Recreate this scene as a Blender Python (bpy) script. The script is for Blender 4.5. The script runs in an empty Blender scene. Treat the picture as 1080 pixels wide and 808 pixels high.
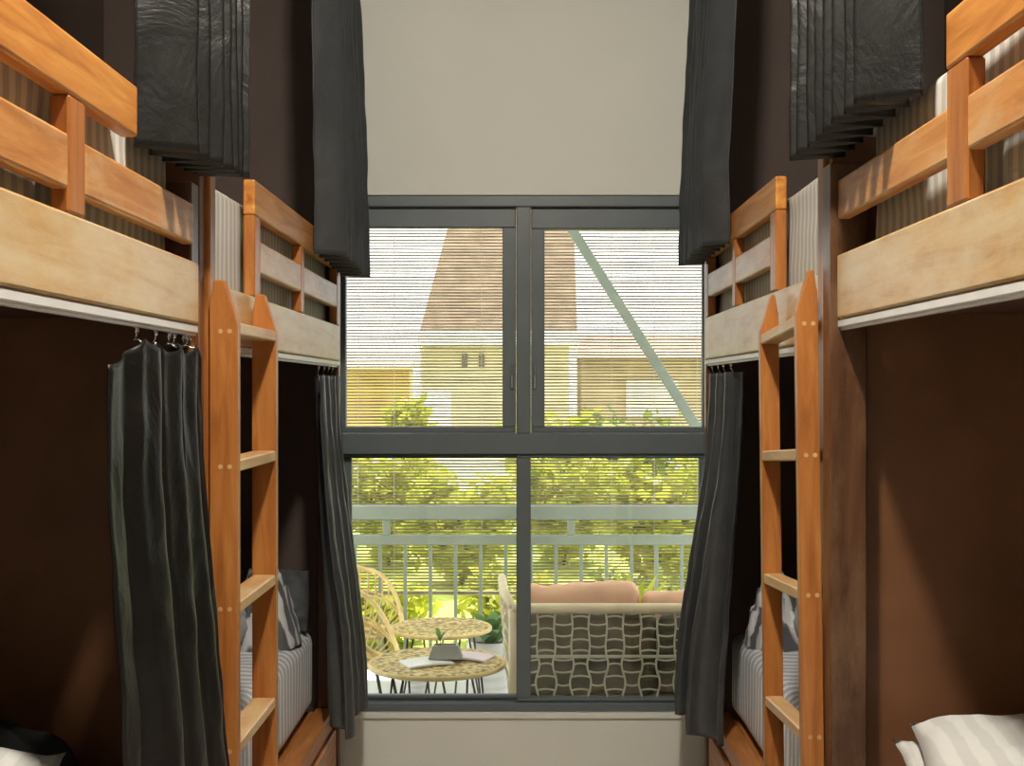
import bpy, bmesh, math, random
from mathutils import Vector, Matrix, noise

random.seed(7)
SC = bpy.context.scene
COL = SC.collection
PI = math.pi

# ------------------------------------------------------------------ materials
def new_mat(name):
    m = bpy.data.materials.new(name); m.use_nodes = True
    nt = m.node_tree
    b = nt.nodes['Principled BSDF']
    return m, nt, b

def N(nt, kind, **kw):
    n = nt.nodes.new(kind)
    for k, v in kw.items(): setattr(n, k, v)
    return n

def ramp(nt, stops):
    r = N(nt, 'ShaderNodeValToRGB')
    cr = r.color_ramp
    cr.elements[0].position, cr.elements[0].color = stops[0][0], (*stops[0][1], 1)
    cr.elements[1].position, cr.elements[1].color = stops[-1][0], (*stops[-1][1], 1)
    for p, c in stops[1:-1]:
        e = cr.elements.new(p); e.color = (*c, 1)
    return r

def plain(name, col, rough=.6, var=.12, scale=6, bump=0.0, metal=0, spec=.5):
    m, nt, b = new_mat(name)
    tc = N(nt, 'ShaderNodeTexCoord'); nz = N(nt, 'ShaderNodeTexNoise')
    nz.inputs['Scale'].default_value = scale; nz.inputs['Detail'].default_value = 5
    nt.links.new(tc.outputs['Object'], nz.inputs['Vector'])
    lo = tuple(c*(1-var) for c in col); hi = tuple(min(1, c*(1+var)) for c in col)
    r = ramp(nt, [(.3, lo), (.7, hi)])
    nt.links.new(nz.outputs['Fac'], r.inputs['Fac'])
    nt.links.new(r.outputs['Color'], b.inputs['Base Color'])
    b.inputs['Roughness'].default_value = rough; b.inputs['Metallic'].default_value = metal
    b.inputs['Specular IOR Level'].default_value = spec
    if bump:
        bp = N(nt, 'ShaderNodeBump'); bp.inputs['Strength'].default_value = bump
        bp.inputs['Distance'].default_value = .01
        nt.links.new(nz.outputs['Fac'], bp.inputs['Height']); nt.links.new(bp.outputs['Normal'], b.inputs['Normal'])
    return m

def wood(name, dark, mid, light, axis='Y', rough=.38, wear_sheen=None, wear_sheen_amt=.5, spec=.5):
    """long grain along one axis, optional pale patches of wear and painted window sheen"""
    m, nt, b = new_mat(name)
    tc = N(nt, 'ShaderNodeTexCoord'); mp = N(nt, 'ShaderNodeMapping')
    sc = {'X': (1.2, 14, 14), 'Y': (14, 1.2, 14), 'Z': (14, 14, 1.2)}[axis]
    mp.inputs['Scale'].default_value = sc
    nt.links.new(tc.outputs['Object'], mp.inputs['Vector'])
    nz = N(nt, 'ShaderNodeTexNoise'); nz.inputs['Scale'].default_value = 2.2
    nz.inputs['Detail'].default_value = 8; nz.inputs['Roughness'].default_value = .62
    nz.inputs['Distortion'].default_value = .6
    nt.links.new(mp.outputs['Vector'], nz.inputs['Vector'])
    r = ramp(nt, [(.28, dark), (.5, mid), (.74, light)])
    nt.links.new(nz.outputs['Fac'], r.inputs['Fac'])
    out = r.outputs['Color']
    if wear_sheen:
        n2 = N(nt, 'ShaderNodeTexNoise'); n2.inputs['Scale'].default_value = 7
        n2.inputs['Detail'].default_value = 7; n2.inputs['Roughness'].default_value = .7
        mp2 = N(nt, 'ShaderNodeMapping')
        mp2.inputs['Scale'].default_value = {'X': (.5, 1.5, 1.5), 'Y': (1.5, .5, 1.5), 'Z': (1.5, 1.5, .5)}[axis]
        nt.links.new(tc.outputs['Object'], mp2.inputs['Vector']); nt.links.new(mp2.outputs['Vector'], n2.inputs['Vector'])
        r2 = ramp(nt, [(.5-.25*wear_sheen_amt-.06, (0, 0, 0)), (.62-.2*wear_sheen_amt+.1, (1, 1, 1))])
        nt.links.new(n2.outputs['Fac'], r2.inputs['Fac'])
        mx = N(nt, 'ShaderNodeMix', data_type='RGBA')
        mul = N(nt, 'ShaderNodeMath', operation='MULTIPLY'); mul.inputs[1].default_value = .85
        nt.links.new(r2.outputs['Color'], mul.inputs[0])
        nt.links.new(mul.outputs[0], mx.inputs['Factor'])
        nt.links.new(out, mx.inputs['A']); mx.inputs['B'].default_value = (*wear_sheen, 1)
        out = mx.outputs['Result']
    nt.links.new(out, b.inputs['Base Color'])
    b.inputs['Roughness'].default_value = rough; b.inputs['Specular IOR Level'].default_value = spec
    bp = N(nt, 'ShaderNodeBump'); bp.inputs['Strength'].default_value = .12; bp.inputs['Distance'].default_value = .004
    nt.links.new(nz.outputs['Fac'], bp.inputs['Height']); nt.links.new(bp.outputs['Normal'], b.inputs['Normal'])
    return m

def striped(name, a, c, pitch=.045, axis=1, duty=.5, rough=.75):
    m, nt, b = new_mat(name)
    tc = N(nt, 'ShaderNodeTexCoord'); sp = N(nt, 'ShaderNodeSeparateXYZ')
    nt.links.new(tc.outputs['Object'], sp.inputs[0])
    nz = N(nt, 'ShaderNodeTexNoise'); nz.inputs['Scale'].default_value = 3.5
    nt.links.new(tc.outputs['Object'], nz.inputs['Vector'])
    ad = N(nt, 'ShaderNodeMath', operation='MULTIPLY_ADD'); ad.inputs[1].default_value = .03
    nt.links.new(nz.outputs['Fac'], ad.inputs[0]); nt.links.new(sp.outputs[axis], ad.inputs[2])
    dv = N(nt, 'ShaderNodeMath', operation='DIVIDE'); dv.inputs[1].default_value = pitch
    nt.links.new(ad.outputs[0], dv.inputs[0])
    fr = N(nt, 'ShaderNodeMath', operation='FRACT'); nt.links.new(dv.outputs[0], fr.inputs[0])
    pp = N(nt, 'ShaderNodeMath', operation='PINGPONG'); pp.inputs[1].default_value = .5
    nt.links.new(fr.outputs[0], pp.inputs[0])
    r = ramp(nt, [(duty*.5-.04, a), (duty*.5+.04, c)])
    nt.links.new(pp.outputs[0], r.inputs['Fac'])
    nt.links.new(r.outputs['Color'], b.inputs['Base Color'])
    b.inputs['Roughness'].default_value = rough
    b.inputs['Sheen Weight'].default_value = .15
    return m

def satin(name, col, rough=.36, bump=.35, scale=9, spec=.6):
    m, nt, b = new_mat(name)
    tc = N(nt, 'ShaderNodeTexCoord')
    nz = N(nt, 'ShaderNodeTexNoise'); nz.inputs['Scale'].default_value = scale
    nz.inputs['Detail'].default_value = 6; nz.inputs['Roughness'].default_value = .62; nz.inputs['Distortion'].default_value = 1.4
    nt.links.new(tc.outputs['Object'], nz.inputs['Vector'])
    r = ramp(nt, [(.3, tuple(c*.8 for c in col)), (.7, tuple(c*1.25 for c in col))])
    nt.links.new(nz.outputs['Fac'], r.inputs['Fac']); nt.links.new(r.outputs['Color'], b.inputs['Base Color'])
    b.inputs['Roughness'].default_value = rough; b.inputs['Specular IOR Level'].default_value = spec
    bp = N(nt, 'ShaderNodeBump'); bp.inputs['Strength'].default_value = bump; bp.inputs['Distance'].default_value = .02
    nt.links.new(nz.outputs['Fac'], bp.inputs['Height']); nt.links.new(bp.outputs['Normal'], b.inputs['Normal'])
    return m

def leafy(name, a, c, transl=.5):
    m, nt, b = new_mat(name)
    oi = N(nt, 'ShaderNodeNewGeometry')
    r = ramp(nt, [(0, a), (1, c)])
    nt.links.new(oi.outputs['Random Per Island'], r.inputs['Fac'])
    nt.links.new(r.outputs['Color'], b.inputs['Base Color']); b.inputs['Roughness'].default_value = .5
    tr = N(nt, 'ShaderNodeBsdfTranslucent'); nt.links.new(r.outputs['Color'], tr.inputs['Color'])
    mx = N(nt, 'ShaderNodeMixShader'); mx.inputs[0].default_value = transl
    out = nt.nodes['Material Output']
    nt.links.new(b.outputs[0], mx.inputs[1]); nt.links.new(tr.outputs[0], mx.inputs[2]); nt.links.new(mx.outputs[0], out.inputs['Surface'])
    return m

def glass_mat():
    m, nt, b = new_mat('window_glass')
    nt.nodes.remove(b)
    tr = N(nt, 'ShaderNodeBsdfTransparent'); tr.inputs[0].default_value = (.97, .985, .975, 1)
    gl = N(nt, 'ShaderNodeBsdfGlossy'); gl.inputs['Roughness'].default_value = .02
    fr = N(nt, 'ShaderNodeFresnel'); fr.inputs[0].default_value = 1.45
    mx = N(nt, 'ShaderNodeMixShader')
    nt.links.new(fr.outputs[0], mx.inputs[0]); nt.links.new(tr.outputs[0], mx.inputs[1]); nt.links.new(gl.outputs[0], mx.inputs[2])
    nt.links.new(mx.outputs[0], nt.nodes['Material Output'].inputs['Surface'])
    return m

OR_D, OR_M, OR_L = (.32, .10, .016), (.54, .215, .040), (.70, .36, .09)
M = {}
M['rail_y'] = wood('orange_wood_y', OR_D, OR_M, OR_L, 'Y', .36)
M['rail_z'] = wood('orange_wood_z', (.24, .075, .016), (.42, .150, .034), (.54, .24, .065), 'Z', .36)
M['rung'] = wood('rung_wood', (.36, .15, .04), (.55, .28, .10), (.70, .45, .20), 'Y', .4, (.70, .52, .28), .35)
M['mid_o'] = wood('orange_middle_rail', OR_D, (.54, .23, .06), (.68, .38, .14), 'Y', .36, (.62, .44, .24), -.1)
M['mid_y'] = wood('sheen_middle_rail_wood', OR_D, (.50, .21, .06), (.66, .36, .14), 'Y', .36, (.60, .46, .30), .35)  # pale patches put window glare on the far rails into the colour, besides wear
M['board'] = wood('worn_sheen_board_wood', (.42, .19, .05), (.58, .35, .12), (.66, .48, .22), 'Y', .34, (.67, .56, .36), .25)  # pale patches are worn varnish, with the window's sheen painted in
M['brownpost'] = wood('dark_post_wood', (.05, .020, .010), (.10, .042, .018), (.16, .075, .034), 'Z', .33, (.22, .13, .07), -.1)
M['base'] = wood('base_wood', OR_D, (.46, .17, .045), (.60, .28, .09), 'Y', .38)
M['brown'] = plain('brown_laminate', (.20, .085, .036), .45, .16, 5)
M['deck'] = plain('deck_plywood', (.10, .045, .028), .6, .2, 4)
M['wall'] = plain('pale_wall_paint', (.72, .73, .67), .8, .03, 2)
M['sidewall'] = plain('brown_wall_paint', (.095, .066, .055), .7, .1, 3)
M['ceil'] = plain('ceiling_paint', (.62, .60, .55), .85, .03, 2)
M['floor'] = plain('floor_tile', (.68, .64, .57), .4, .06, 3)
M['frame'] = plain('hazed_frame_paint', (.115, .14, .15), .38, .06, 8)  # dark grey lightened and blued, painting in the haze of the bright panes
M['latch'] = plain('latch_metal', (.35, .36, .36), .3, .05, 8, metal=.8)
M['glass'] = glass_mat()
M['satin'] = satin('black_satin', (.0065, .0068, .0065), .36, .30, 5.5, .55)
M['satin2'] = satin('charcoal_satin', (.045, .049, .052), .42, .18, 6)
M['white_metal'] = plain('white_track', (.72, .72, .70), .35, .04, 10)
M['chrome'] = plain('hook_metal', (.7, .7, .7), .2, .03, 10, metal=1)
M['black'] = plain('black_plastic', (.02, .02, .02), .3, .1, 10)
M['sheet'] = striped('striped_sheet', (.86, .87, .88), (.50, .53, .57), .05, 1, .42)
M['sheet_warm_lit'] = striped('striped_sheet_warm_lit', (.55, .53, .47), (.36, .34, .30), .043, 1, .5)  # same sheet as on the lower bunks, warm light painted into its stripes
M['pillow_w'] = striped('pale_striped_pillowcase', (.70, .70, .67), (.60, .60, .57), .05, 0, .5)
M['pillow_g'] = plain('grey_pillowcase', (.34, .35, .37), .8, .08, 5)
M['blanket_d'] = plain('dark_blanket', (.018, .018, .018), .85, .3, 12)
M['blanket_s'] = striped('striped_blanket', (.62, .63, .64), (.10, .105, .115), .06, 1, .5)
M['pillow_d'] = plain('charcoal_cushion', (.075, .078, .082), .8, .2, 8)
M['railing'] = plain('railing_paint', (.29, .33, .27), .5, .08, 5)
M['bamboo'] = plain('blind_bamboo', (.24, .19, .11), .6, .35, 7)
M['cord'] = plain('blind_cord', (.45, .42, .35), .8, .1, 9)
M['rattan'] = plain('rattan', (.74, .56, .24), .5, .2, 14)
M['sofa_frame'] = plain('sofa_frame_rattan', (.72, .60, .40), .5, .1, 9)
M['rope'] = plain('sofa_rope', (.50, .49, .36), .7, .12, 12)
M['cushion'] = plain('orange_cushion', (.84, .50, .34), .8, .1, 5)
M['cushion_back'] = plain('brown_cushion', (.13, .105, .07), .85, .4, 9)
M['tablemetal'] = plain('black_steel_leg', (.03, .03, .03), .4, .1, 10)
M['pot'] = plain('white_pot_glaze', (.80, .81, .80), .4, .04, 6)
M['soil'] = plain('soil', (.06, .04, .025), .9, .3, 20, .4)
M['concrete'] = plain('grey_concrete', (.30, .30, .28), .8, .1, 12)
M['paper'] = plain('white_paper', (.82, .82, .82), .5, .03, 5)
M['paper2'] = plain('pink_paper', (.72, .60, .66), .5, .06, 5)
M['deckfloor'] = plain('balcony_tile', (.62, .63, .62), .45, .06, 4)
M['lawn'] = plain('lawn_grass', (.36, .42, .06), .9, .35, 14, .5)
M['leaf_y'] = leafy('leaf_yellow_green', (.34, .42, .03), (.62, .60, .08))
M['leaf_g'] = leafy('leaf_green', (.10, .18, .03), (.34, .40, .07))
M['leaf_p'] = leafy('leaf_potted', (.07, .20, .06), (.20, .36, .10), .3)
M['bark'] = plain('bark', (.16, .11, .07), .9, .3, 18, .4)
M['roof'] = plain('brown_roof_shingle', (.34, .225, .15), .8, .3, 5, .3)
M['hwall'] = plain('ochre_house_wall', (.62, .53, .34), .8, .12, 1.2)
M['hwall2'] = plain('pinkish_house_wall', (.58, .46, .34), .8, .12, 1.2)
M['hwall3'] = plain('orange_house_wall', (.74, .50, .20), .8, .15, 1.2)
M['hwhite'] = plain('white_render', (.86, .86, .86), .7, .03, 2)
M['hwin'] = plain('dark_window', (.10, .09, .06), .3, .1, 3)

def weave_mat():
    m, nt, b = new_mat('woven_rattan_top')
    tc = N(nt, 'ShaderNodeTexCoord'); vo = N(nt, 'ShaderNodeTexVoronoi')
    vo.inputs['Scale'].default_value = 42
    nt.links.new(tc.outputs['Object'], vo.inputs['Vector'])
    r = ramp(nt, [(.15, (.80, .66, .30)), (.45, (.62, .46, .17)), (.75, (.22, .15, .05))])
    nt.links.new(vo.outputs['Distance'], r.inputs['Fac']); nt.links.new(r.outputs['Color'], b.inputs['Base Color'])
    bp = N(nt, 'ShaderNodeBump'); bp.inputs['Strength'].default_value = .6; bp.inputs['Distance'].default_value = .01
    bp.invert = True
    nt.links.new(vo.outputs['Distance'], bp.inputs['Height']); nt.links.new(bp.outputs['Normal'], b.inputs['Normal'])
    b.inputs['Roughness'].default_value = .5
    return m
M['weave'] = weave_mat()

def lamp_mat():
    m, nt, b = new_mat('lamp_diffuser')
    b.inputs['Base Color'].default_value = (.9, .9, .85, 1)
    b.inputs['Emission Color'].default_value = (1, .92, .80, 1)
    b.inputs['Emission Strength'].default_value = LAMP
    return m

# ------------------------------------------------------------------ mesh helpers
class MB:
    def __init__(s): s.bm = bmesh.new()
    def box(s, x0, x1, y0, y1, z0, z1, bev=.003, seg=1, rot=None):
        r = bmesh.ops.create_cube(s.bm, size=1)
        vs = r['verts']
        c = Vector(((x0+x1)/2, (y0+y1)/2, (z0+z1)/2)); d = (abs(x1-x0), abs(y1-y0), abs(z1-z0))
        for v in vs: v.co = Vector((v.co.x*d[0], v.co.y*d[1], v.co.z*d[2]))
        if bev:
            es = list({e for v in vs for e in v.link_edges})
            rr = bmesh.ops.bevel(s.bm, geom=es, offset=min(bev, min(d)*.45), segments=seg, affect='EDGES', profile=.5)
            vs = list({v for f in rr['faces'] for v in f.verts} | {v for v in vs if v.is_valid})
        for v in vs:
            if rot is not None: v.co = rot @ v.co
            v.co += c
        return s
    def prism(s, poly, a, b, axis='Y'):
        """poly in the plane perpendicular to axis, extruded from a to b"""
        def mk(p, t): return {'Y': (p[0], t, p[1]), 'X': (t, p[0], p[1]), 'Z': (p[0], p[1], t)}[axis]
        A = [s.bm.verts.new(mk(p, a)) for p in poly]; B = [s.bm.verts.new(mk(p, b)) for p in poly]
        n = len(poly)
        s.bm.faces.new(A); s.bm.faces.new(B[::-1])
        for i in range(n): s.bm.faces.new((A[i], B[i], B[(i+1) % n], A[(i+1) % n]))
        return s
    def tube(s, pts, r, n=8, closed=False, cap=True):
        pts = [Vector(p) for p in pts]; m = len(pts)
        rr = r if isinstance(r, (list, tuple)) else [r]*m
        rings = []; up = None
        for i, p in enumerate(pts):
            if closed: t = pts[(i+1) % m]-pts[i-1]
            else: t = pts[min(i+1, m-1)]-pts[max(i-1, 0)]
            if t.length < 1e-9: t = Vector((0, 0, 1))
            t.normalize()
            if up is None:
                up = Vector((0, 0, 1)) if abs(t.z) < .9 else Vector((1, 0, 0))
            side = t.cross(up)
            if side.length < 1e-6: side = t.cross(Vector((1, .1, 0)))
            side.normalize(); up = side.cross(t).normalized()
            rings.append([s.bm.verts.new(p+(side*math.cos(2*PI*k/n)+up*math.sin(2*PI*k/n))*rr[i]) for k in range(n)])
        for i in range(m if closed else m-1):
            a, b = rings[i], rings[(i+1) % m]
            for k in range(n): s.bm.faces.new((a[k], a[(k+1) % n], b[(k+1) % n], b[k]))
        if cap and not closed:
            s.bm.faces.new(rings[0][::-1]); s.bm.faces.new(rings[-1])
        return s
    def lathe(s, prof, c, n=32):
        rings = []
        for r, z in prof:
            if r < 1e-6: rings.append([s.bm.verts.new((c[0], c[1], c[2]+z))])
            else: rings.append([s.bm.verts.new((c[0]+r*math.cos(2*PI*k/n), c[1]+r*math.sin(2*PI*k/n), c[2]+z)) for k in range(n)])
        for a, b in zip(rings, rings[1:]):
            for k in range(n):
                k2 = (k+1) % n
                if len(a) == 1 and len(b) > 1: s.bm.faces.new((a[0], b[k], b[k2]))
                elif len(b) == 1 and len(a) > 1: s.bm.faces.new((a[k], a[k2], b[0]))
                elif len(a) > 1: s.bm.faces.new((a[k], a[k2], b[k2], b[k]))
        return s
    def grid(s, f, nu, nv, closed_u=False):
        V = [[s.bm.verts.new(f(i/(nu if closed_u else nu-1), j/(nv-1))) for j in range(nv)] for i in range(nu)]
        for i in range(nu if closed_u else nu-1):
            for j in range(nv-1):
                i2 = (i+1) % nu
                s.bm.faces.new((V[i][j], V[i2][j], V[i2][j+1], V[i][j+1]))
        return s
    def mirror(s):
        for v in s.bm.verts: v.co.x *= -1
        bmesh.ops.reverse_faces(s.bm, faces=s.bm.faces[:])
        return s
    def build(s, name, mat, parent=None, origin=(0, 0, 0), smooth=False, recalc=True, mirror=False, solid=0, sub=0):
        if mirror: s.mirror()
        if recalc: bmesh.ops.recalc_face_normals(s.bm, faces=s.bm.faces[:])
        o = Vector(origin)
        for v in s.bm.verts: v.co -= o
        me = bpy.data.meshes.new(name); s.bm.to_mesh(me); s.bm.free()
        if smooth:
            for p in me.polygons: p.use_smooth = True
        ob = bpy.data.objects.new(name, me); COL.objects.link(ob)
        me.materials.append(mat)
        if parent is None: ob.location = o
        else: ob.parent = parent
        if solid:
            md = ob.modifiers.new('thickness', 'SOLIDIFY'); md.thickness = solid; md.offset = 0
        if sub:
            md = ob.modifiers.new('smooth', 'SUBSURF'); md.levels = sub; md.render_levels = sub
        return ob

def tag(o, label=None, cat=None, group=None, kind=None):
    if label: o['label'] = label
    if cat: o['category'] = cat
    if group: o['group'] = group
    if kind: o['kind'] = kind
    return o

def empty(name, loc, label=None, cat=None, group=None, kind=None):
    o = bpy.data.objects.new(name, None); COL.objects.link(o); o.location = loc
    o.empty_display_size = .1
    return tag(o, label, cat, group, kind)

def copy_tree(o, parent=None):
    c = o.copy(); COL.objects.link(c); c.parent = parent
    for ch in [x for x in bpy.data.objects if x.parent == o]: copy_tree(ch, c)
    return c

def fbm(p, o=4):
    return noise.fractal(Vector(p), 1.0, 2.0, o)

# ------------------------------------------------------------------ numbers
LAMP = 410.0
SKY = 1.5
SUN = 5.5
F = 1300.0; EYE = 1.6; CX, CY = 550.0, 410.0
YW = 4.78            # inner face of the window wall
def at(px, py, y): return ((px-CX)*y/F, y, EYE-(py-CY)*y/F)

# ------------------------------------------------------------------ the room
WL, WR, CEIL, YF = -1.62, 1.64, 3.7, -1.3
def struct(name, mb, mat, **k): return tag(mb.build(name, mat, **k), kind='structure')
struct('floor', MB().box(WL-.1, WR+.1, YF-.1, YW+.14, -.1, 0, 0), M['floor'])
struct('ceiling', MB().box(WL-.1, WR+.1, YF-.1, YW+.14, CEIL, CEIL+.1, 0), M['ceil'])
struct('wall_left', MB().box(WL-.1, WL, YF-.1, YW+.14, 0, CEIL, 0), M['sidewall'])
struct('wall_right', MB().box(WR, WR+.1, YF-.1, YW+.14, 0, CEIL, 0), M['sidewall'])
struct('wall_front', MB().box(WL, WR, YF-.1, YF, 0, CEIL, 0), M['wall'])
WX0, WX1, WZ0, WZ1 = -.745, .765, .345, 2.352
PX0, PX1 = -.775, .795
wb = MB()
wb.box(PX0, PX1, YW, YW+.14, WZ1, CEIL, 0).box(PX0, PX1, YW, YW+.14, 0, WZ0, 0)
wb.box(PX0, WX0, YW, YW+.14, WZ0, WZ1, 0).box(WX1, PX1, YW, YW+.14, WZ0, WZ1, 0)
struct('wall_back', wb, M['wall'])
struct('wall_back_left', MB().box(WL, PX0, YW, YW+.14, 0, CEIL, 0), M['sidewall'])
struct('wall_back_right', MB().box(PX1, WR, YW, YW+.14, 0, CEIL, 0), M['sidewall'])
struct('trim_1', MB().box(WX0, WX1, YW-.012, YW, WZ0-.022, WZ0, .002), M['wall'])

# window: outer frame, mullions, four sashes with a pane each
win = empty('window_1', (0, YW+.05, WZ0), kind='structure')
WO = (0, YW+.05, WZ0)
yf0, yf1 = YW+.005, YW+.10
fr = MB()
fr.box(WX0, WX1, yf0, yf1, WZ1-.045, WZ1, .004)            # head
fr.box(WX0, WX1, yf0, yf1, WZ0, WZ0+.034, .004)            # sill
fr.box(WX0, WX0+.035, yf0, yf1, WZ0+.034, WZ1-.045, .003)
fr.box(WX1-.035, WX1, yf0, yf1, WZ0+.034, WZ1-.045, .003)
fr.box(WX0+.035, WX1-.035, yf0, yf1, 1.345, 1.425, .004)   # transom
fr.box(-.020, .036, yf0, yf1, 1.425, WZ1-.045, .004)       # upper mullion
fr.build('frame', M['frame'], win, WO)
def sash(x0, x1, z0, z1, l, r, b, t, y0, y1):
    s = MB()
    s.box(x0, x1, y0, y1, z0, z0+b, .004).box(x0, x1, y0, y1, z1-t, z1, .004)
    s.box(x0, x0+l, y0, y1, z0+b, z1-t, .003).box(x1-r, x1, y0, y1, z0+b, z1-t, .003)
    so = s.build('sash', M['frame'], win, WO)
    g = MB().box(x0+l-.004, x1-r+.004, (y0+y1)/2-.002, (y0+y1)/2+.002, z0+b-.004, z1-t+.004, 0)
    go = g.build('pane', M['glass'], so, WO)
    return so
e = .002
sL = sash(WX0+.035+e, -.020-e, 1.425+e, WZ1-.045-e, .022, .052, .024, .077, yf0+.022, yf0+.065)
sR = sash(.036+e, WX1-.035-e, 1.425+e, WZ1-.045-e, .052, .022, .024, .082, yf0+.022, yf0+.065)
sash(WX0+.035+e, .036, WZ0+.034+e, 1.345-e, .040, .056, .016, .016, yf0+.050, yf0+.085)
sash(-.020, WX1-.035-e, WZ0+.034+e, 1.345-e, .056, .036, .014, .014, yf0+.012, yf0+.046)
for so, px in ((sL, 540), (sR, 564)):
    x = (px-CX)*4.8/F
    lb = MB().box(x-.006, x+.006, yf0+.008, yf0+.024, 1.60, 1.66, .003).box(x-.004, x+.004, yf0-.004, yf0+.012, 1.655, 1.70, .003)
    lb.build('latch', M['latch'], so, WO)

# partitions between near and far bunks
def partition(name, s, y0, y1, xf, z1=2.16):
    struct(name, MB().box(s*xf, s*1.62 if s > 0 else -1.61, y0, y1, 0, z1, .002), M['brown'])
partition('wall_partition_left', -1, 2.642, 2.682, .690)
partition('wall_partition_right', 1, 2.735, 2.768, .690)

# ------------------------------------------------------------------ bunk beds
def bunk(name, s, y0, y1, dz, posts, uprights, bz, label, group, guard_y, drawers, board_y, mid_to=None, midmat='mid_y'):
    xw = 1.595
    O = (s*1.15, (y0+y1)/2, 0)
    root = empty(name, O, label, 'bunk bed', group)
    mir = s < 0
    pz = (2.035 if s < 0 else 2.09) if mid_to else 2.17+dz
    def P(mb, nm, mat, parent=root, **k): return mb.build(nm, mat, parent, O, mirror=mir, **k)
    for (py0, py1, xf, mat) in posts:
        P(MB().box(xf, xf+.08, py0, py1, 0, pz, .004), 'post', mat)
    for (py0, py1, xf, mat) in (posts[0], posts[1]):
        P(MB().box(xw-.06, xw, py0, py1, 0, pz, .004), 'post', M['brownpost'])
    bd = P(MB().box(.680, .708, board_y[0], board_y[1], bz[0], bz[1], .005, 2), 'side_board', M['board'])
    # guard rail
    g0, g1 = guard_y
    gr = P(MB().box(.680, .711, g0, g1, 2.045+dz, 2.135+dz, .005, 2), 'guard_rail', M['rail_y'])
    ups = uprights
    for (u0, u1) in ups:
        P(MB().box(.6805, .711, u0, u1, bz[1]+.001, 2.0445+dz, .004), 'upright', M['rail_z'], gr)
    segs = []
    for a, b in zip(ups, ups[1:]): segs.append((a[1]+.0005, b[0]-.0005))
    if ups[0][0] > g0+.05: segs.append((g0, ups[0][0]-.0005))
    if mid_to: segs.append((ups[-1][1]+.0005, mid_to))
    for a, b in segs:
        P(MB().box(.681, .709, a, b, 1.900+dz, 1.984+dz, .005, 2), 'middle_rail', M[midmat], gr)
    # upper deck and back rails
    P(MB().box(.709, xw, y0+.07, y1-.07, bz[0]+.012, bz[0]+.030, .002), 'deck', M['deck'])
    # curtain track under the board
    P(MB().box(.683, .703, y0+.05, y1-.03, bz[0]-.019, bz[0]-.001, .003).box(.688, .698, y0+.05, y1-.03, bz[0]-.024, bz[0]-.019, .001),
      'curtain_track', M['white_metal'])
    # lower base: front rail with ledge, slab, drawers with knobs
    ys0, ys1 = posts[0][1]+.002, posts[1][0]-.002
    P(MB().box(.700, .770, ys0, ys1, .345, .405, .004).box(.771, xw, y0+.07, y1-.07, .365, .398, .002), 'lower_base', M['base'])
    P(MB().box(.706, .735, ys0, ys1, .02, .343, .002).box(.735, xw, ys0+.02, ys0+.04, .02, .34, 0), 'plinth', M['base'])
    n = drawers; w = (ys1-ys0)/n
    for k in range(n):
        d = P(MB().box(.690, .705, ys0+k*w+.02, ys0+(k+1)*w-.02, .05, .330, .004), 'drawer', M['base'])
        yc = ys0+(k+.5)*w if n > 1 else (ys0+ys1)/2
        yk = ys1-.32 if k == n-1 else ys0+.32
        P(MB().tube([(.690, yk, .26), (.675, yk, .26), (.665, yk, .26)], [.009, .009, .019], 12), 'knob', M['black'], d, smooth=False)
    return root

bunk('bunk_bed', -1, 2.69, 4.66, 0.0,
     [(2.69, 2.742, .680, M['rail_z']), (4.612, 4.66, .684, M['brownpost'])],
     [(3.146, 3.215), (3.81, 3.86), (4.55, 4.605)], (1.704, 1.835),
     'wooden bunk bed with a striped mattress behind its guard rail, left of the window', 'wooden bunk beds', (3.146, 4.605), 2, (2.745, 4.61))
bunk('bunk_bed', 1, 2.775, 4.62, .035,
     [(2.775, 2.832, .680, M['rail_z']), (4.565, 4.62, .684, M['brownpost'])],
     [(3.30, 3.375), (3.93, 3.98), (4.50, 4.56)], (1.708, 1.862),
     'wooden bunk bed with a striped mattress behind its guard rail, right of the window', 'wooden bunk beds', (3.30, 4.56), 2, (2.834, 4.563))
bunk('bunk_bed', -1, .62, 2.635, 0.0,
     [(2.575, 2.635, .690, M['brownpost']), (.62, .68, .690, M['brownpost'])][::-1],
     [(1.0, 1.06), (1.855, 1.925)], (1.735, 1.865),
     'wooden bunk bed in the left foreground with the black curtain under its orange guard rail', 'wooden bunk beds', (1.0, 2.185), 2, (.66, 2.600), 2.566, 'mid_o')
bunk('bunk_bed', 1, .66, 2.73, .065,
     [(.66, .72, .690, M['brownpost']), (2.66, 2.73, .667, M['brownpost'])],
     [(1.1, 1.16), (1.885, 1.975)], (1.750, 1.888),
     'wooden bunk bed in the right foreground with a dark post and a bare lower bunk', 'wooden bunk beds', (1.1, 1.977), 2, (.70, 2.658), 2.655, 'mid_o')

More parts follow.
